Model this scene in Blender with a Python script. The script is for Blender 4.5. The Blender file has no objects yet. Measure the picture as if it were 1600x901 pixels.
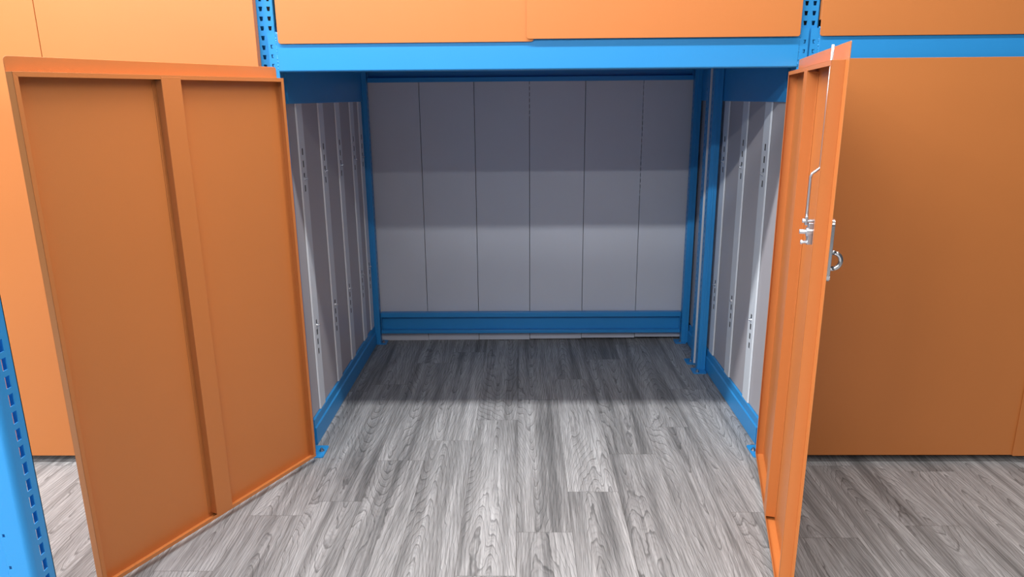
import bpy, bmesh, math, random
from mathutils import Vector, Matrix

C = bpy.context.scene.collection
S = bpy.context.scene
random.seed(4)

# ---------------------------------------------------------------- camera
PITCH, YAW, ROLL = math.radians(14.94376839), math.radians(-0.89512397), math.radians(-0.48472996)
CAM = Vector((-0.05657753, -3.10280296, 1.6))
cam_d = bpy.data.cameras.new('camera'); cam = bpy.data.objects.new('camera', cam_d); C.objects.link(cam)
cp, sp, cy, sy = math.cos(PITCH), math.sin(PITCH), math.cos(YAW), math.sin(YAW)
fw = Vector((sy*cp, cy*cp, -sp)); rt = Vector((cy, -sy, 0)); up = rt.cross(fw)
rt2 = rt*math.cos(ROLL) + up*math.sin(ROLL); up2 = up*math.cos(ROLL) - rt*math.sin(ROLL)
m = Matrix((rt2, up2, -fw)).transposed().to_4x4(); m.translation = CAM
cam.matrix_world = m
cam_d.sensor_width = 36; cam_d.lens = 25.1996
cam_d.clip_start = 0.02; cam_d.clip_end = 60
S.camera = cam

# ---------------------------------------------------------------- light
S.view_settings.view_transform = 'Standard'
try: S.view_settings.look = 'None'
except Exception: pass
S.view_settings.gamma = 1.0; S.view_settings.use_curve_mapping = False
S.view_settings.exposure = 0.0
w = bpy.data.worlds.new('world'); S.world = w; w.use_nodes = True
bg = w.node_tree.nodes['Background']; bg.inputs[0].default_value = (0.80, 0.88, 1.0, 1); bg.inputs[1].default_value = 0.08

CEIL = 3.7
LZ = 3.6
def area(name, x, y, sx, sy_, watts, col=(1, .985, .97)):
    l = bpy.data.lights.new(name, 'AREA'); l.shape = 'RECTANGLE'; l.size = sx; l.size_y = sy_
    l.energy = watts; l.color = col
    o = bpy.data.objects.new(name, l); C.objects.link(o); o.location = (x, y, LZ); return o
# three rows of tube fittings running parallel to the racks
for x, e in ((-3.6, 60), (-2.2, 70), (-0.8, 76), (0.6, 40), (2.0, 20)): area('tube_light', x, -0.83, 1.3, 0.11, e)
for x, e in ((-5.0, 110), (-3.4, 105), (-1.8, 80), (-0.2, 46), (1.4, 24)): area('tube_light', x, -3.53, 1.3, 0.16, e)
for x, e in ((-5.0, 110), (-3.4, 105), (-1.8, 80), (-0.2, 46), (1.4, 24)): area('tube_light', x, -5.70, 1.3, 0.16, e)

# ---------------------------------------------------------------- helpers
def mat(name, base, rough=.4, metal=0.0, bump=0.0, bscale=400, vary=0.0, coat=0.0, spec=.5):
    m = bpy.data.materials.new(name); m.use_nodes = True; nt = m.node_tree; b = nt.nodes['Principled BSDF']
    b.inputs['Base Color'].default_value = (*base, 1); b.inputs['Roughness'].default_value = rough
    b.inputs['Metallic'].default_value = metal; b.inputs['Coat Weight'].default_value = coat
    b.inputs['Specular IOR Level'].default_value = spec
    tc = nt.nodes.new('ShaderNodeTexCoord')
    if vary:
        n = nt.nodes.new('ShaderNodeTexNoise'); n.inputs['Scale'].default_value = 3.0; n.inputs['Detail'].default_value = 4
        nt.links.new(tc.outputs['Object'], n.inputs['Vector'])
        mx = nt.nodes.new('ShaderNodeMix'); mx.data_type = 'RGBA'
        mx.inputs[6].default_value = (*[c*(1-vary) for c in base], 1); mx.inputs[7].default_value = (*[min(1, c*(1+vary)) for c in base], 1)
        nt.links.new(n.outputs['Fac'], mx.inputs[0]); nt.links.new(mx.outputs[2], b.inputs['Base Color'])
    if bump:
        n2 = nt.nodes.new('ShaderNodeTexNoise'); n2.inputs['Scale'].default_value = bscale; n2.inputs['Detail'].default_value = 2
        nt.links.new(tc.outputs['Object'], n2.inputs['Vector'])
        bp = nt.nodes.new('ShaderNodeBump'); bp.inputs['Strength'].default_value = bump; bp.inputs['Distance'].default_value = .001
        nt.links.new(n2.outputs['Fac'], bp.inputs['Height']); nt.links.new(bp.outputs[0], b.inputs['Normal'])
    return m
ORANGE = mat('orange_powder_coat', (.55, .186, .048), .42, bump=.25, bscale=500, vary=.03)
BLUE = mat('blue_powder_coat', (.024, .262, .62), .36, bump=.2, bscale=500, vary=.03)
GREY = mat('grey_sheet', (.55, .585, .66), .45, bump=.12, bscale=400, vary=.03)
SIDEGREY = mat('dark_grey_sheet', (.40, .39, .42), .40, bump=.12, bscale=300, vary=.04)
STRIP = mat('pale_grey_strip', (.62, .67, .73), .42, bump=.1, vary=.02)
GALV = mat('galvanised_steel', (.60, .61, .63), .45, metal=.6, vary=.05)
CHROME = mat('bright_steel', (.78, .79, .82), .22, metal=1.0)
ZINC = mat('zinc_plated_steel', (.70, .74, .80), .30, metal=.9)
BOLT = mat('bolt_steel', (.42, .42, .43), .35, metal=1.0)
DARKM = mat('gap_shade', (.05, .055, .065), .6)  # dark colour standing for shade inside slots and behind panel gaps
WALLM = mat('wall_paint', (.62, .62, .62), .8, bump=.1, bscale=80)
CEILM = mat('ceiling_tile', (.5, .5, .5), .85, bump=.1, bscale=120)

def bx(bm, x0, y0, z0, x1, y1, z1):
    v = [bm.verts.new((x, y, z)) for z in (z0, z1) for y in (y0, y1) for x in (x0, x1)]
    for f in ((0, 2, 3, 1), (4, 5, 7, 6), (0, 1, 5, 4), (2, 6, 7, 3), (0, 4, 6, 2), (1, 3, 7, 5)):
        bm.faces.new([v[i] for i in f])
def prism(bm, pts, lo, hi, axis='y'):
    """extrude a 2-D outline; axis y: pts=(x,z); axis z: pts=(x,y); axis x: pts=(y,z)"""
    def P(a, b, t): return {'y': (a, t, b), 'z': (a, b, t), 'x': (t, a, b)}[axis]
    A = [bm.verts.new(P(a, b, lo)) for a, b in pts]; B = [bm.verts.new(P(a, b, hi)) for a, b in pts]
    bm.faces.new(A); bm.faces.new(B[::-1]); n = len(pts)
    for i in range(n): bm.faces.new((A[i], B[i], B[(i+1) % n], A[(i+1) % n]))
def rounded(x0, z0, x1, z1, r):
    """r = radii for corners: bottom-left, bottom-right, top-right, top-left"""
    out = []
    for (cx, cz, a0, q) in ((x0, z0, 180, 0), (x1, z0, 270, 1), (x1, z1, 0, 2), (x0, z1, 90, 3)):
        rr = r[q]
        if rr <= 0: out.append((cx, cz)); continue
        ox = cx + (rr if q in (0, 3) else -rr); oz = cz + (rr if q in (0, 1) else -rr)
        for k in range(7):
            a = math.radians(a0 + 15*k); out.append((ox+rr*math.cos(a), oz+rr*math.sin(a)))
    return out
def tube(bm, pts, r, n=12, cap=True):
    pts = [Vector(p) for p in pts]; rings = []; prev = None
    for i, p in enumerate(pts):
        t = (pts[min(i+1, len(pts)-1)] - pts[max(i-1, 0)]).normalized()
        if prev is None:
            a = Vector((0, 0, 1)) if abs(t.z) < .9 else Vector((1, 0, 0)); u = t.cross(a).normalized()
        else: u = (prev - t*prev.dot(t)).normalized()
        prev = u; v = t.cross(u)
        rr = r[i] if isinstance(r, (list, tuple)) else r
        rings.append([bm.verts.new(p + (u*math.cos(2*math.pi*k/n) + v*math.sin(2*math.pi*k/n))*rr) for k in range(n)])
    for A, B in zip(rings, rings[1:]):
        for k in range(n): bm.faces.new((A[k], A[(k+1) % n], B[(k+1) % n], B[k]))
    if cap: bm.faces.new(rings[0][::-1]); bm.faces.new(rings[-1])
def cyl(bm, p, axis, r, h, n=16):
    p = Vector(p); a = Vector(axis).normalized(); tube(bm, [p, p + a*h], r, n)
def hexbolt(bm, p, axis, r=.008):
    p = Vector(p); a = Vector(axis).normalized()
    cyl(bm, p, a, r*1.35, .002, 20); cyl(bm, p+a*.002, a, r, .006, 6); cyl(bm, p+a*.008, a, r*.5, .006, 12)
def holed(bm, F, a0, a1, b0, b1, cols, rows, hw_lo, hw_hi, hh, th):
    """plate spanning a0..a1 x b0..b1 with a trapezoid hole at every (col,row); F(a,b,t) -> 3-D, t=0 outer, t=th inner.
       Everything is cut in bands so that holes are real openings."""
    w_ = max(hw_lo, hw_hi)
    xs = sorted(cols); edges = [a0]
    for c in xs: edges += [c-w_*.5-.0012, c+w_*.5+.0012]
    edges.append(a1)
    def quad(q, flip=False):
        vs = [bm.verts.new(p) for p in q]; bm.faces.new(vs[::-1] if flip else vs)
    def both(q2):
        quad([F(a, b, 0) for a, b in q2]); quad([F(a, b, th) for a, b in q2], True)
    for i in range(0, len(edges), 2):
        both([(edges[i], b0), (edges[i+1], b0), (edges[i+1], b1), (edges[i], b1)])
    for c in xs:
        L, R = c-w_*.5-.0012, c+w_*.5+.0012; last = b0
        for r in sorted(rows):
            lo, hi = r-hh*.5, r+hh*.5
            both([(L, last), (R, last), (R, lo), (L, lo)])
            h = [(c-hw_lo*.5, lo), (c+hw_lo*.5, lo), (c+hw_hi*.5, hi), (c-hw_hi*.5, hi)]
            o = [(L, lo), (R, lo), (R, hi), (L, hi)]
            both([o[0], h[0], h[3], o[3]]); both([h[1], o[1], o[2], h[2]])
            for k in range(4):
                p, q_ = h[k], h[(k+1) % 4]
                quad([F(*p, 0), F(*q_, 0), F(*q_, th), F(*p, th)])
            last = hi
        both([(L, last), (R, last), (R, b1), (L, b1)])
    for (p, q_) in (((a0, b0), (a1, b0)), ((a1, b0), (a1, b1)), ((a1, b1), (a0, b1)), ((a0, b1), (a0, b0))):
        quad([F(*p, 0), F(*q_, 0), F(*q_, th), F(*p, th)])
def obj(name, bm, m, parent=None, bevel=0.0, smooth=False, loc=None, recalc=True):
    if recalc: bmesh.ops.recalc_face_normals(bm, faces=bm.faces)
    me = bpy.data.meshes.new(name); bm.to_mesh(me); bm.free(); me.materials.append(m)
    o = bpy.data.objects.new(name, me); C.objects.link(o)
    if smooth:
        for p in me.polygons: p.use_smooth = True
    if bevel:
        b = o.modifiers.new('bevel', 'BEVEL'); b.width = bevel; b.segments = 2; b.limit_method = 'ANGLE'; b.angle_limit = math.radians(40)
    if parent: o.parent = parent
    if loc: o.location = loc
    return o
def thing(name, label, cat, loc=(0, 0, 0), rz=0, group=None):
    o = bpy.data.objects.new(name, None); o.empty_display_size = .1; C.objects.link(o)
    o.location = loc; o.rotation_euler = (0, 0, rz); o['label'] = label; o['category'] = cat
    if group: o['group'] = group
    return o
def tag(o, label, cat, group=None):
    o['label'] = label; o['category'] = cat
    if group: o['group'] = group
    return o
def struct(o): o['kind'] = 'structure'; return o
def dup(root, loc, rz=None, label=None):
    r = root.copy(); C.objects.link(r); r.location = loc
    if rz is not None: r.rotation_euler = (0, 0, rz)
    if label: r['label'] = label
    for ch in list(root.children):
        c = ch.copy(); C.objects.link(c); c.parent = r
        for g in list(ch.children):
            d = g.copy(); C.objects.link(d); d.parent = c
    return r

# ---------------------------------------------------------------- floor
PW, PL = 0.2128, 1.24
def wood():
    m = bpy.data.materials.new('grey_wood_plank'); m.use_nodes = True; nt = m.node_tree; N = nt.nodes; Lk = nt.links
    b = N['Principled BSDF']
    def node(t, **k):
        n = N.new(t)
        for a, v in k.items(): setattr(n, a, v)
        return n
    uv = node('ShaderNodeUVMap'); uv.uv_map = 'UVMap'
    at = node('ShaderNodeAttribute'); at.attribute_name = 'plank'
    sep = node('ShaderNodeSeparateXYZ'); Lk.new(uv.outputs[0], sep.inputs[0])
    sa = node('ShaderNodeSeparateXYZ'); Lk.new(at.outputs['Vector'], sa.inputs[0])
    def math_(op, a, b_=None, c=None):
        n = node('ShaderNodeMath', operation=op)
        for i, v in enumerate((a, b_, c)):
            if v is None: continue
            if isinstance(v, (int, float)): n.inputs[i].default_value = v
            else: Lk.new(v, n.inputs[i])
        return n.outputs[0]
    def comb(x, y, z):
        n = node('ShaderNodeCombineXYZ')
        for i, v in enumerate((x, y, z)):
            if isinstance(v, (int, float)): n.inputs[i].default_value = v
            else: Lk.new(v, n.inputs[i])
        return n.outputs[0]
    def noise(vec, det=2, rough=.5, dist=0.0):
        n = node('ShaderNodeTexNoise'); n.inputs['Scale'].default_value = 1; n.inputs['Detail'].default_value = det
        n.inputs['Roughness'].default_value = rough; n.inputs['Distortion'].default_value = dist
        Lk.new(vec, n.inputs['Vector']); return n.outputs['Fac']
    u, v = sep.outputs[0], sep.outputs[1]; r1, r2, r3 = sa.outputs
    ou = math_('MULTIPLY_ADD', r1, 37.0, 0.0); ov = math_('MULTIPLY_ADD', r2, 53.0, 0.0)
    def vec(su, sv, k=1.0):
        return comb(math_('MULTIPLY_ADD', u, su, ou), math_('MULTIPLY_ADD', v, sv, ov), math_('MULTIPLY', r3, 17.0*k))
    big = noise(vec(7.0, .95), 1.2, .4, .2)
    wob = noise(vec(30, 9, 1.3), 2, .55)
    # cathedral grain: nested curves about a heart line that wanders from plank to plank
    heart = math_('MULTIPLY_ADD', r1, .11, .05)
    off = math_('SUBTRACT', u, math_('ADD', heart, math_('MULTIPLY', math_('SUBTRACT', big, .5), .12)))
    hyp = math_('SQRT', math_('MULTIPLY_ADD', off, off, .0009))
    way = math_('MULTIPLY', math_('SUBTRACT', math_('GREATER_THAN', r2, .5), .5), 15.0)
    field = math_('ADD', math_('MULTIPLY', hyp, 78.0), math_('MULTIPLY', v, way))
    field = math_('ADD', field, math_('ADD', math_('MULTIPLY', big, 13.5), math_('MULTIPLY', wob, 1.25)))
    fr = math_('FRACT', field)
    # asymmetric growth ring: slow ramp then a thin dark line
    ring = node('ShaderNodeValToRGB'); Lk.new(fr, ring.inputs[0])
    e = ring.color_ramp.elements; e[0].position = 0; e[0].color = (.40, .40, .40, 1); e[1].position = .07; e[1].color = (1, 1, 1, 1)
    e2 = ring.color_ramp.elements.new(.80); e2.color = (.88, .88, .88, 1); e3 = ring.color_ramp.elements.new(.95); e3.color = (.36, .36, .36, 1)
    fr_b = math_('FRACT', math_('MULTIPLY', field, 3.0))
    ringb = node('ShaderNodeValToRGB'); Lk.new(fr_b, ringb.inputs[0])
    e = ringb.color_ramp.elements; e[0].position = 0; e[0].color = (.66, .66, .66, 1); e[1].position = .25; e[1].color = (1, 1, 1, 1)
    e4 = ringb.color_ramp.elements.new(.75); e4.color = (.97, .97, .97, 1); e5 = ringb.color_ramp.elements.new(1.0); e5.color = (.66, .66, .66, 1)
    fine = noise(vec(330, 9, 2.1), 3, .6)
    fibre = noise(vec(120, 3.0, 2.7), 3, .6)
    mid = noise(vec(24, .8, .7), 3, .55)
    tone = noise(vec(6, .5, 3.3), 2, .5)
    ramp = node('ShaderNodeValToRGB'); Lk.new(math_('ADD', math_('MULTIPLY', mid, .62), math_('MULTIPLY', tone, .38)), ramp.inputs[0])
    e = ramp.color_ramp.elements; e[0].position = .36; e[0].color = (.19, .194, .198, 1); e[1].position = .62; e[1].color = (.475, .485, .495, 1)
    em = ramp.color_ramp.elements.new(.50); em.color = (.37, .376, .382, 1)
    def mul(a, bcol, fac):
        n = node('ShaderNodeMix', data_type='RGBA', blend_type='MULTIPLY'); n.inputs[0].default_value = fac
        Lk.new(a, n.inputs[6]); Lk.new(bcol, n.inputs[7]); return n.outputs[2]
    ringmask = mul(mul(ramp.outputs[0], ring.outputs[0], .66), ringb.outputs[0], .55)
    fr2 = node('ShaderNodeValToRGB'); Lk.new(fine, fr2.inputs[0])
    e = fr2.color_ramp.elements; e[0].position = .36; e[0].color = (.45, .45, .45, 1); e[1].position = .60; e[1].color = (1.0, 1.0, 1.0, 1)
    c = mul(ringmask, fr2.outputs[0], .62)
    fr3 = node('ShaderNodeValToRGB'); Lk.new(fibre, fr3.inputs[0])
    e = fr3.color_ramp.elements; e[0].position = .35; e[0].color = (.52, .51, .50, 1); e[1].position = .62; e[1].color = (1, 1, 1, 1)
    c = mul(c, fr3.outputs[0], .60)
    # plank-to-plank tone
    tn = math_('MULTIPLY_ADD', r3, .22, .95)
    cc = node('ShaderNodeCombineColor')
    for i in range(3): Lk.new(tn, cc.inputs[i])
    n = node('ShaderNodeMix', data_type='RGBA', blend_type='MULTIPLY'); n.inputs[0].default_value = 1
    Lk.new(c, n.inputs[6]); Lk.new(cc.outputs[0], n.inputs[7]); c = n.outputs[2]
    # seams
    du = math_('MINIMUM', u, math_('SUBTRACT', PW, u)); dv = math_('MINIMUM', v, math_('SUBTRACT', PL, v))
    d = math_('MINIMUM', du, dv); seam = math_('LESS_THAN', d, .0009)
    n = node('ShaderNodeMix', data_type='RGBA'); n.inputs[7].default_value = (.06, .055, .05, 1)
    Lk.new(math_('MULTIPLY', seam, .75), n.inputs[0]); Lk.new(c, n.inputs[6]); c = n.outputs[2]
    Lk.new(c, b.inputs['Base Color'])
    b.inputs['Roughness'].default_value = .50; b.inputs['Specular IOR Level'].default_value = .35
    bp = node('ShaderNodeBump'); bp.inputs['Strength'].default_value = .18; bp.inputs['Distance'].default_value = .0008
    Lk.new(math_('ADD', fine, math_('MULTIPLY', seam, -1.5)), bp.inputs['Height']); Lk.new(bp.outputs[0], b.inputs['Normal'])
    return m
PHASE = {0: -.705, 1: -.416, 2: -.088, 3: .192, 4: -.569, -1: .276, -2: .049, -3: -.147, -4: -.49, -5: -.593, -6: .30, 5: .5,
         6: -.20, 7: -.661, 8: -.248, 9: .2}
bm = bmesh.new(); uvl = bm.loops.layers.uv.new('UVMap'); pl_ = bm.faces.layers.int.new('pid')
ids = []
for k in range(-28, 28):
    ph = PHASE.get(k, random.uniform(-.6, .6)); x0 = -.085 + k*PW
    j0 = int(math.floor((-8-ph)/PL))
    for j in range(j0, j0+9):
        y0 = ph + j*PL
        vs = [bm.verts.new(p) for p in ((x0, y0, 0), (x0+PW, y0, 0), (x0+PW, y0+PL, 0), (x0, y0+PL, 0))]
        f = bm.faces.new(vs)
        for lp, uvc in zip(f.loops, ((0, 0), (PW, 0), (PW, PL), (0, PL))): lp[uvl].uv = uvc
        ids.append((random.random(), random.random(), random.random()))
me = bpy.data.meshes.new('floor'); bm.to_mesh(me); bm.free()
a = me.attributes.new('plank', 'FLOAT_VECTOR', 'FACE')
for i, v in enumerate(ids): a.data[i].vector = v
me.materials.append(wood())
fl = bpy.data.objects.new('floor', me); C.objects.link(fl); struct(fl)

bm = bmesh.new(); bx(bm, -6, 1.75, -.02, 6, 1.85, CEIL); struct(obj('wall_back', bm, WALLM))
bm = bmesh.new(); bx(bm, -6, -8, CEIL, 6, 1.85, CEIL+.08); struct(obj('ceiling', bm, CEILM))

# ---------------------------------------------------------------- rack uprights
HP = .036
def base_plate(parent, x0, x1, y0, y1, bolts):
    bm = bmesh.new(); prism(bm, rounded(x0, y0, x1, y1, (.012,)*4), 0.0, .006, 'z')
    bp = obj('base_plate', bm, BLUE, parent, bevel=.001)
    for (a, b) in bolts:
        bm = bmesh.new(); hexbolt(bm, (a, b, .006), (0, 0, 1), .009); obj('anchor_bolt', bm, BOLT, bp)
def front_upright(label, side):
    t = thing('rack_upright', label, 'rack upright', (side*1.063, -.125, 0), 0, 'front rack uprights')
    bm = bmesh.new(); TOP = 3.4
    rows = [.10 + HP*i for i in range(int((TOP-.2)/HP))]; off = (1.941-.10) % HP; rows = [r+off for r in rows]
    holed(bm, lambda a, b, th: (a, th, b), -.0345, .0345, .006, TOP, [-.0155, .0155], rows, .0095, .0145, .0165, .002)
    for s in (-1, 1):
        bx(bm, s*.035, 0.0, .006, s*.0325, .058, TOP)
        bx(bm, s*.035, .056, .006, s*.020, .058, TOP)
    obj('channel', bm, BLUE, t)
    # foot plate sticks out into the bay
    if side < 0: base_plate(t, -.03, .082, 0, .116, [(.060, .062)])
    else: base_plate(t, -.070, .03, 0, .116, [(-.052, .062)])
    return t
front_upright('blue perforated upright left of the open bay, beside the tall orange door', -1)
front_upright('blue perforated upright right of the open bay, behind the narrow-looking open door', 1)

def inner_upright(label, x0, x1, y0, y1, ins, group=None, plate=None, top=1.77, slots=True):
    """slim upright; ins = +1 if the bay is on its +x side, slots on the face toward the bay"""
    t = thing('frame_upright', label, 'rack upright', ((x0+x1)/2, y0, 0), 0, group)
    cx = (x0+x1)/2; h = (x1-x0)/2
    bm = bmesh.new()
    # lipped C profile: front web, two returns, a lip on each
    bx(bm, -h, 0, .006, h, .002, top)
    D_ = y1-y0
    if slots:
        rows = [.12+HP*i for i in range(int((top-.2)/HP))]
        xx = ins*h
        holed(bm, lambda a, b, th: (xx-ins*th, a, b), .002, D_, .006, top, [D_*.62], rows, .008, .012, .018, .002)
    else: bx(bm, ins*h-.002, .002, .006, ins*h, D_, top)
    bx(bm, -ins*h, .002, .006, -ins*(h-.002), D_, top)
    bx(bm, ins*(h-.012), D_-.002, .006, ins*h, D_, top)
    # folded rib along the middle of the front web
    bx(bm, -h*.22, -.004, .006, h*.22, 0.0005, top)
    obj('channel', bm, BLUE, t, bevel=.0008)
    if plate:
        p0, p1, q0, q1, b = plate
        base_plate(t, p0-cx, p1-cx, q0-y0, q1-y0, [(b[0]-cx, b[1]-y0)])
    return t
inner_upright('slim blue upright in the back left corner of the open bay', -1.055, -1.013, 1.45, 1.50, 1, 'back uprights', (-1.045, -.975, 1.44, 1.525, (-1.0, 1.475)))
inner_upright('slim blue upright in the back right corner of the open bay', 0.999, 1.043, 1.45, 1.50, -1, 'back uprights', (.960, 1.035, 1.44, 1.525, (1.000, 1.468)))
u = inner_upright('slim blue upright halfway along the right side, nearer of the pair', 0.990, 1.0375, .955, 1.005, -1, 'middle uprights', (.956, 1.0375, .90, .99, (.985, .925)))
u = inner_upright('slim blue upright halfway along the right side, farther of the pair', 0.990, 1.036, 1.075, 1.125, -1, 'middle uprights', (.952, 1.035, 1.055, 1.15, (.985, 1.10)))
bm = bmesh.new(); bx(bm, -.006, 0, .02, .006, .002, 1.75); bx(bm, .004, 0.002, .02, .006, .012, 1.75)
tag(obj('cover_strip', bm, STRIP, None, .0005, loc=(.990, 1.03, 0)), 'thin pale vertical strip between the two middle blue uprights', 'cover strip')

# ---------------------------------------------------------------- beams
def weld(bm, x, y, z0, z1):
    z = z0
    while z < z1:
        cyl(bm, (x, y+.004, z), (0, 0, 1), random.uniform(.0030, .0048), random.uniform(.004, .008), 8); z += random.uniform(.004, .007)
def shelf_beam(label, x0, x1, lp, rp):
    t = thing('shelf_beam', label, 'shelf beam', ((x0+x1)/2, -.1362, 1.704), 0, 'front shelf beams')
    L = (x1-x0)/2
    bm = bmesh.new(); prism(bm, [(0.0, .004), (.004, 0), (.045, 0), (.045, .150), (.004, .150), (0.0, .146)], -L, L, 'x')
    obj('beam_box', bm, BLUE, t, bevel=.002)
    for s, on in ((-1, lp), (1, rp)):
        if not on: continue
        a0, a1 = (-L-.034, -L+.002) if s < 0 else (L-.002, L+.034)
        bm = bmesh.new()
        holed(bm, lambda a, b, th: (a, .0015+th, b), a0, a1, -.045, .146, [(a0+a1)/2+s*.004], [-.012+HP*i for i in range(4)], .008, .010, .014, .006)
        pl = obj('end_connector', bm, BLUE, t)
        bm = bmesh.new()
        for i in range(4):
            bx(bm, (a0+a1)/2+s*.002-.0025, .003, -.012+HP*i-.005, (a0+a1)/2+s*.002+.0025, .007, -.012+HP*i+.006)
        obj('hook', bm, BLUE, pl)
        bm = bmesh.new(); weld(bm, s*(L+.001), .001, .002, .148); obj('weld_bead', bm, BLUE, t, smooth=True)
    return t
shelf_beam('long blue shelf beam spanning the top of the open bay', -1.0235, 1.028, True, True)
shelf_beam('blue shelf beam running on to the right above the closed lower door', 1.104, 3.15, True, True)

# back rails (lipped channel), bottom and top
def back_rail(label, z0, z1, lip_t, lip_b, back=True):
    bm = bmesh.new()
    bx(bm, -1.010, 1.516, z0, .996, 1.519, z1)
    bx(bm, -1.010, 1.480, z1-lip_t, .996, 1.516, z1); bx(bm, -1.010, 1.480, z0, .996, 1.516, z0+lip_b)
    bx(bm, -1.008, 1.482, z0+lip_b, -1.004, 1.504, z1-lip_t); bx(bm, .990, 1.482, z0+lip_b, .994, 1.504, z1-lip_t)
    return tag(obj('steel_channel', bm, BLUE, None, .0015), label, 'rail')
back_rail('blue channel rail low across the back panels, just above the floor', .066, .210, .031, .022)
back_rail('dim blue rail across the top edge of the back panels', 1.693, 1.775, .012, .027)

# ---------------------------------------------------------------- deck over the bay
bm = bmesh.new(); bx(bm, -1.026, -.02, 1.781, 1.026, 1.52, 1.798)
for y in (.35, .75, 1.15): bx(bm, -1.020, y, 1.745, 1.020, y+.04, 1.781)
tag(obj('shelf_deck', bm, BLUE, None, .001), 'dark underside of the blue shelf deck roofing the open bay', 'shelf deck')

# ---------------------------------------------------------------- side rails and top side plates
for side in (-1, 1):
    bm = bmesh.new()
    x = 1.04*side; o_ = side
    prof = [(x+o_*.003, 0.0), (x, .002), (x, .085), (x+o_*.006, .091), (x+o_*.006, .128), (x+o_*.010, .132), (x+o_*.030, .132), (x+o_*.030, 0)]
    prism(bm, [(a_, b_) for a_, b_ in prof], .004, 1.445, 'y')
    tag(obj('angle_bar', bm, BLUE), ('blue stepped floor rail along the left side of the bay' if side < 0 else 'blue stepped floor rail along the right side of the bay'), 'rail')
    bm = bmesh.new(); zb = 1.580 if side < 0 else 1.570
    prism(bm, [(x, zb+.002), (x+o_*.002, zb), (x+o_*.03, zb), (x+o_*.03, 1.78), (x, 1.78)], .004, 1.445, 'y')
    tag(obj('steel_fascia', bm, BLUE), ('dark blue plate above the slotted strips on the left side' if side < 0 else 'dark blue plate above the slotted strips on the right side'), 'plate')

# ---------------------------------------------------------------- side panels and slotted strips
def slotted_strip(label, side, yc, first=None):
    t = thing('slotted_strip', label, 'slotted strip', (side*1.0535, yc, .134), 0, 'slotted strips on the %s side' % ('left' if side < 0 else 'right'))
    i = -side   # direction into the bay
    HS = (1.5795 if side < 0 else 1.5695) - .134
    bm = bmesh.new()
    rows = [1.370-.055*k-.134 for k in range(4)] + [.563-.048*k-.134 for k in range(4)]
    holed(bm, lambda a, b, th: (i*.0065-i*th, a, b), -.041, .041, 0, HS, [0.0], rows, .020, .020, .030, .0012)
    for s in (-1, 1):
        prism(bm, [(i*.0065, s*.041), (i*.0053, s*.041), (i*.0, s*.0445), (i*.0, s*.0457)], 0, HS, 'z')
    obj('strip_face', bm, STRIP, t)
    bm = bmesh.new(); bx(bm, min(i*.0030, i*.0038), -.036, 0.0, max(i*.0030, i*.0038), .036, HS); obj('slot_shade', bm, DARKM, t)  # dark layer added behind the slots, its colour stands for their shade
    for z in (rows[2]+.000, rows[4]-.002):
        bm = bmesh.new(); hexbolt(bm, (i*.0065, -.002, z-.010), (i, 0, 0), .0075); obj('bolt', bm, CHROME, t)
    return t
YS = {-1: [.167, .520, .848, 1.178, 1.395], 1: [.225, .560, .895, 1.225]}
NAMES = {-1: ['pale slotted strip on the left side, closest to the open left door', 'second pale slotted strip from the left door, on the left side wall',
              'third pale slotted strip from the left door, on the left side wall', 'pale slotted strip on the left side, fourth from the left door',
              'shadowed slotted strip on the left side, tight against the back corner upright'],
         1: ['pale slotted strip on the right side, closest to the open right door', 'pale slotted strip on the right side, between door strip and middle upright',
             'slotted strip on the right side, partly hidden just in front of middle upright', 'slotted strip on the right side hidden behind the middle uprights']}
for side in (-1, 1):
    for yc, nm in zip(YS[side], NAMES[side]):
        if side == 1 and yc > 1.2: continue
        slotted_strip(nm, side, yc)
    edges = [0.005] + [y for y in YS[side] if y < 1.3] + [1.522]
    places = ['nearest the door', 'second from the door', 'third from the door', 'fourth from the door', 'in the back corner']
    TS = 1.5795 if side < 0 else 1.5695
    for n, (a, b) in enumerate(zip(edges, edges[1:])):
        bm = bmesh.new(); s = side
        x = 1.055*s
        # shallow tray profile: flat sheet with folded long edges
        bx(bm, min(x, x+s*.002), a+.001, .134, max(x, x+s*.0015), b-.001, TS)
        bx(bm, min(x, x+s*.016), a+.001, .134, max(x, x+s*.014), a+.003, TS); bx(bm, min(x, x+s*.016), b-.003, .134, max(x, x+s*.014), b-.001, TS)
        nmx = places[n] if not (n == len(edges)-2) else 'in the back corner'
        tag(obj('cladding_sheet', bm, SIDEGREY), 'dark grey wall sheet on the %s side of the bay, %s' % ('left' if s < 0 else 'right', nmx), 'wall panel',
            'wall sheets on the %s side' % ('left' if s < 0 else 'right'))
    bm = bmesh.new(); bx(bm, 1.0755*side-.001, 0.003, 0.005, 1.0755*side+.001, 1.52, 3.3)
    tag(obj('divider_sheet', bm, GREY), 'outer divider sheet behind the %s side of the open bay' % ('left' if side < 0 else 'right'), 'panel')
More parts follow.
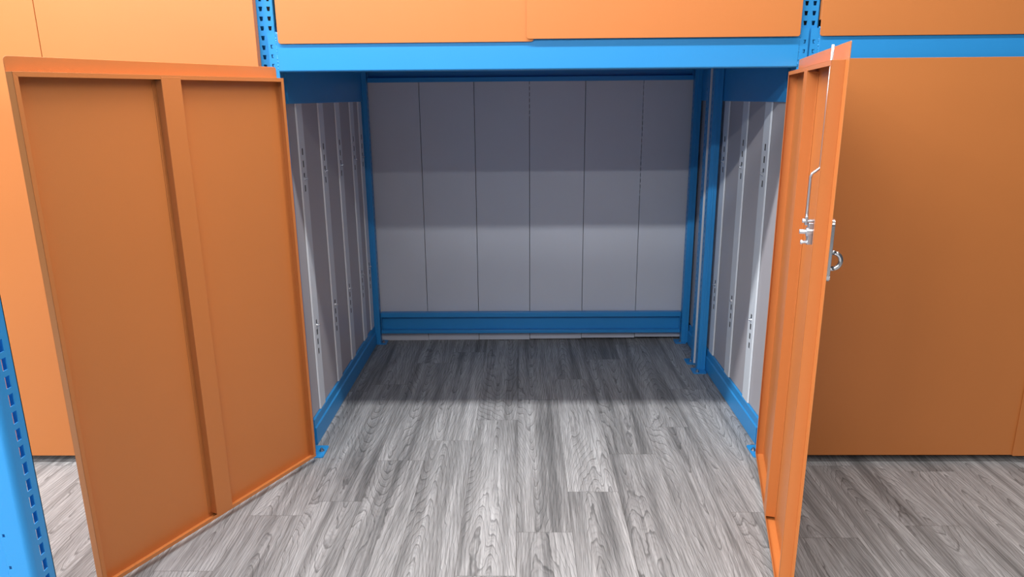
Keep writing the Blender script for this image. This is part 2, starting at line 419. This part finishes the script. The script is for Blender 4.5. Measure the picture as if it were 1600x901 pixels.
# ---------------------------------------------------------------- back panels
BX = [-1.052, -.700, -.356, -.010, .340, .700, 1.050]
BZ = [.000, .002, .003, .009, .014, .020]
BL = ['leftmost grey back panel, against the corner upright', 'second grey back panel from the left', 'third grey back panel from the left',
      'fourth grey back panel from the left', 'fifth grey back panel from the left', 'rightmost grey back panel, cut short above the floor']
for i in range(6):
    a, b = BX[i]+.0017, BX[i+1]-.0017
    bm = bmesh.new(); z0 = BZ[i]+.001
    bx(bm, a, 1.530, z0, b, 1.532, 1.755); bx(bm, a, 1.532, z0, a+.0015, 1.555, 1.755); bx(bm, b-.0015, 1.532, z0, b, 1.555, 1.755)
    bx(bm, a, 1.532, z0, b, 1.555, z0+.0015)
    if i in (3, 5):   # pale bits drawn in for light coming through slots at the joint
        for k in range(8 if i == 3 else 22): bx(bm, a-.003, 1.5305, 1.735-.036*k, a+.001, 1.5315, 1.748-.036*k)
    tag(obj('cladding_sheet', bm, GREY, None, .0006), BL[i], 'wall panel', 'grey back panels')
bm = bmesh.new(); bx(bm, -3.3, 1.60, 0, 3.3, 1.605, 3.3)
tag(obj('rear_shade_sheet', bm, DARKM), 'added dark sheet standing for shade in the gaps between back panels', 'panel')  # added behind the panels, shade in the gaps put into its colour

# ---------------------------------------------------------------- doors
def door(name, label, group, sgn, L, t, zb, zt, zl, lip, loc, ang, hw=False, r_h=.010, r_f=.012, gap_h=.004, tall=False, rbot=0.0, hinges=True, zs=None):
    """local frame: +s along x*sgn from the hinge, +y = inner face, z up"""
    T = thing(name, label, 'door', loc, ang, group)
    X = lambda a, b: (min(sgn*a, sgn*b), max(sgn*a, sgn*b))
    def B(bm, s0, n0, z0, s1, n1, z1):
        a, b = X(s0, s1); bx(bm, a, n0, z0, b, n1, z1)
    z = lambda h: h - loc[2]
    bm = bmesh.new()
    a, b = X(gap_h, L+lip)
    rr = (rbot, rbot, r_f if sgn > 0 else r_h, r_h if sgn > 0 else r_f)
    prism(bm, rounded(a, z(zb if zs is None else zs), b, z(zl), rr), -.0020, 0.0, 'y')
    obj('door_sheet', bm, ORANGE, T, bevel=.0009)
    # folded edge frame: side, top and bottom returns with a narrow inner flange
    bm = bmesh.new(); fl = .014; th = .0015
    B(bm, 0, 0, z(zb), th, t, z(zt)); B(bm, 0, 0, z(zb), max(gap_h, 0)+.003, .0012, z(zt)); B(bm, L-th, 0, z(zb), L, t, z(zt))
    B(bm, th, 0, z(zt)-th, L-th, t, z(zt)); B(bm, th, 0, z(zb), L-th, t, z(zb)+th)
    a0, a1 = X(0, L)
    o = [(a0, z(zb)), (a1, z(zb)), (a1, z(zt)), (a0, z(zt))]; i_ = [(a0+fl, z(zb)+fl), (a1-fl, z(zb)+fl), (a1-fl, z(zt)-fl), (a0+fl, z(zt)-fl)]
    for y0, y1 in ((t-th, t),):
        for k in range(4):
            q_ = [o[k], o[(k+1) % 4], i_[(k+1) % 4], i_[k]]
            A = [bm.verts.new((p[0], y0, p[1])) for p in q_]; Bv = [bm.verts.new((p[0], y1, p[1])) for p in q_]
            bm.faces.new(A); bm.faces.new(Bv[::-1])
            for j in range(4): bm.faces.new((A[j], Bv[j], Bv[(j+1) % 4], A[(j+1) % 4]))
    obj('edge_frame', bm, ORANGE, T, bevel=.0005)
    # hat-section stiffener
    bm = bmesh.new(); f0, f1 = .470*L, .544*L; zz0, zz1 = z(zb)+.006, z(zt)-.006
    B(bm, f0, t-.0015, zz0, f1, t+.0005, zz1)
    B(bm, f0, .001, zz0+.01, f0+.0015, t-.0015, zz1-.01); B(bm, f1-.0015, .001, zz0+.01, f1, t-.0015, zz1-.01)
    B(bm, f1, .0005, zz0+.012, f1+.013, .0022, zz1-.012); B(bm, f0-.013, .0005, zz0+.012, f0, .0022, zz1-.012)
    obj('stiffener', bm, ORANGE, T, bevel=.0006)
    if hinges:
        for hz in (zb+.10, zt-.04, (zb+zt)/2):
            bm = bmesh.new(); cyl(bm, (-sgn*.004, -.006, z(hz)-.03), (0, 0, 1), .0045, .06, 12)
            B(bm, -.004, -.0035, z(hz)-.028, .030, -.0018, z(hz)+.028)
            obj('hinge', bm, ORANGE, T, bevel=.0005)
    return T, z, B

HL = (-1.029, -.1434, 0); HR = (1.0298, -.1427, 0)
TL, zf, Bf = door('locker_door', 'wide orange door standing open at the left of the bay, inner side showing', 'open bay doors', 1, 1.0172, .0317, .0281, 1.6796, 1.7221, 0.0, HL, -math.radians(116.6146))
TR, zf, Bf = door('locker_door', 'orange door standing open at the right of the bay, seen nearly edge-on, with rod lock', 'open bay doors', -1, 1.0019, .0345, .0283, 1.688, 1.7323, .049, HR, math.radians(76.4252), gap_h=.008, r_f=.006)

# lock, rods and handle of the right door (local: x = -s)
def rod(pts, r, name, m=ZINC, parent=TR):
    bm = bmesh.new(); tube(bm, pts, r, 10); return obj(name, bm, m, parent, smooth=True)
s1, n1, n2 = -.967, .029, .052
P_ = [(s1, n1, 1.728), (s1, n1, 1.55), (s1, n1, 1.42), (s1, n1, 1.407), (s1+.0005, n1+.002, 1.401), (s1+.003, n2-.003, 1.386), (s1+.004, n2, 1.378), (s1+.004, n2, 1.365),
      (s1+.004, n2, 1.30), (s1+.004, n2, 1.262)]
rod(P_, .0042, 'lock_rod')
rod([(s1+.014, .010, .034), (s1+.014, .010, 1.17)], .0042, 'lock_rod')
bm = bmesh.new()   # flattened end eye of the upper rod
bx(bm, s1-.002, n2-.004, 1.240, s1+.010, n2+.004, 1.266); obj('rod_end', bm, ZINC, TR, bevel=.002)
bm = bmesh.new()   # lock body bolted through the sheet
bx(bm, s1-.010, 0, 1.176, s1+.026, .006, 1.252)
prism(bm, [(s1-.006, 1.186), (s1+.020, 1.180), (s1+.026, 1.205), (s1+.018, 1.245), (s1-.004, 1.248)], .006, .046, 'y')
obj('lock_body', bm, ZINC, TR, bevel=.002)
bm = bmesh.new()   # turning cam and its pins
cyl(bm, (s1+.006, .030, 1.221), (0, 1, 0), .014, .020, 20); cyl(bm, (s1+.006, .050, 1.221), (0, 1, 0), .0075, .018, 6)
obj('lock_cam', bm, ZINC, TR, bevel=.001)
for z_ in (1.253, 1.191):
    bm = bmesh.new(); cyl(bm, (s1+.003, .028, z_), (0, 1, 0), .0050, .034, 12); cyl(bm, (s1+.003, .058, z_), (0, 1, 0), .0068, .005, 6); obj('lock_pin', bm, ZINC, TR)
# outside: long rounded plate and a D-shaped pull ring
bm = bmesh.new(); prism(bm, rounded(-1.030, 1.090, -.992, 1.268, (.018,)*4), -.014, -.0018, 'y'); hp = obj('handle_plate', bm, CHROME, TR, bevel=.001)
bm = bmesh.new(); hs = -1.011
pts = [(hs, -.012, 1.173), (hs, -.024, 1.173)] + [(hs, -.022-.019*math.sin(math.radians(a)), 1.150+.022*math.cos(math.radians(a))) for a in range(0, 181, 15)] + [(hs, -.024, 1.127), (hs, -.012, 1.127)]
tube(bm, pts, .0066, 12); obj('pull_ring', bm, CHROME, TR, smooth=True)
bm = bmesh.new(); cyl(bm, (hs, -.014, 1.100), (0, -1, 0), .006, .003, 16); obj('plate_screw', bm, CHROME, hp)

# closed doors ------------------------------------------------------------------------
A = 'closed upper doors'
door('locker_door', 'closed orange upper door above the left half of the open bay', A, 1, 1.006, .034, 1.880, 3.28, 3.30, 0.0, (-1.015, -.140, 0), 0, gap_h=0, hinges=False, r_h=0, rbot=.012, zs=1.809)
door('locker_door', 'closed orange upper door above the right half of the open bay', A, -1, 1.018, .034, 1.880, 3.28, 3.30, .043, (1.024, -.146, 0), 0, gap_h=0, hinges=False, rbot=.010, zs=1.8185)
door('locker_door', 'closed orange upper door in the top right corner', A, 1, 1.075, .034, 1.880, 3.28, 3.30, 0.0, (1.102, -.140, 0), 0, gap_h=0, hinges=False, rbot=.010, zs=1.8195)
door('locker_door', 'closed wide orange lower door on the right, behind the open right door', 'closed lower doors', 1, 1.067, .034, .035, 1.690, 1.735, 0.0, (1.0985, -.163, 0), 0, gap_h=0, hinges=False, rbot=.003)
door('locker_door', 'closed orange lower door cut off by the bottom right edge', 'closed lower doors', -1, 1.010, .034, .034, 1.690, 1.735, .043, (3.178, -.171, 0), 0, gap_h=0, hinges=False, rbot=.004)
door('locker_door', 'tall closed orange door on the left, behind the open left door', 'closed tall doors', -1, .851, .034, .036, 3.28, 3.30, 0.0, (-1.0935, -.163, 0), 0, gap_h=0, hinges=False)
door('locker_door', 'tall closed orange door in the top left corner, left of the faint seam', 'closed tall doors', 1, .871, .034, .036, 3.28, 3.30, 0.0, (-2.8185, -.163, 0), 0, gap_h=0, hinges=False)

# ---------------------------------------------------------------- foreground end frame on the left
E_ = thing('end_frame', 'blue perforated rack end frame cut off at the lower left edge', 'rack frame', (-1.029, -1.83, 0))
bm = bmesh.new(); TOP = 2.6
rows = [.08+HP*i for i in range(int((TOP-.16)/HP))]
holed(bm, lambda a, b, th: (-th, -a, b), 0, .046, .006, TOP, [.024], rows, .013, .013, .024, .002)
bx(bm, -.0215, -.002, .006, 0, 0, TOP)
obj('slotted_face', bm, BLUE, E_)
bm = bmesh.new()
# rounded fold then web with small round holes, then return
arc = [(-.012+.012*math.cos(math.radians(a)), -.046-.012*math.sin(math.radians(a))) for a in range(0, 91, 10)]
inner = [(-.012+.010*math.cos(math.radians(a)), -.046-.010*math.sin(math.radians(a))) for a in range(90, -1, -10)]
prism(bm, arc+inner, .006, TOP, 'z')
holed(bm, lambda a, b, th: (-a, -.058+th, b), .012, .050, .006, TOP, [.044], [.06+.072*i for i in range(34)], .005, .005, .008, .002)
prism(bm, [(-.050, -.058), (-.054, -.054), (-.054, -.046), (-.052, -.046), (-.052, -.053), (-.050, -.056)], .006, TOP, 'z')
bx(bm, -.070, -.046, .006, -.052, -.044, TOP)
obj('side_web', bm, BLUE, E_)
bm = bmesh.new(); bx(bm, -1.0, -.042, .03, -.060, -.040, TOP)
for z_ in (.03, TOP-.02): bx(bm, -1.0, -.040, z_, -.060, -.012, z_+.02)
obj('infill_panel', bm, BLUE, E_, bevel=.001)
base_plate(E_, -.085, .01, -.075, .02, [])
bm = bmesh.new(); bx(bm, -1.06, -.058, .006, -1.0, 0, TOP); obj('rear_post', bm, BLUE, E_, bevel=.002)
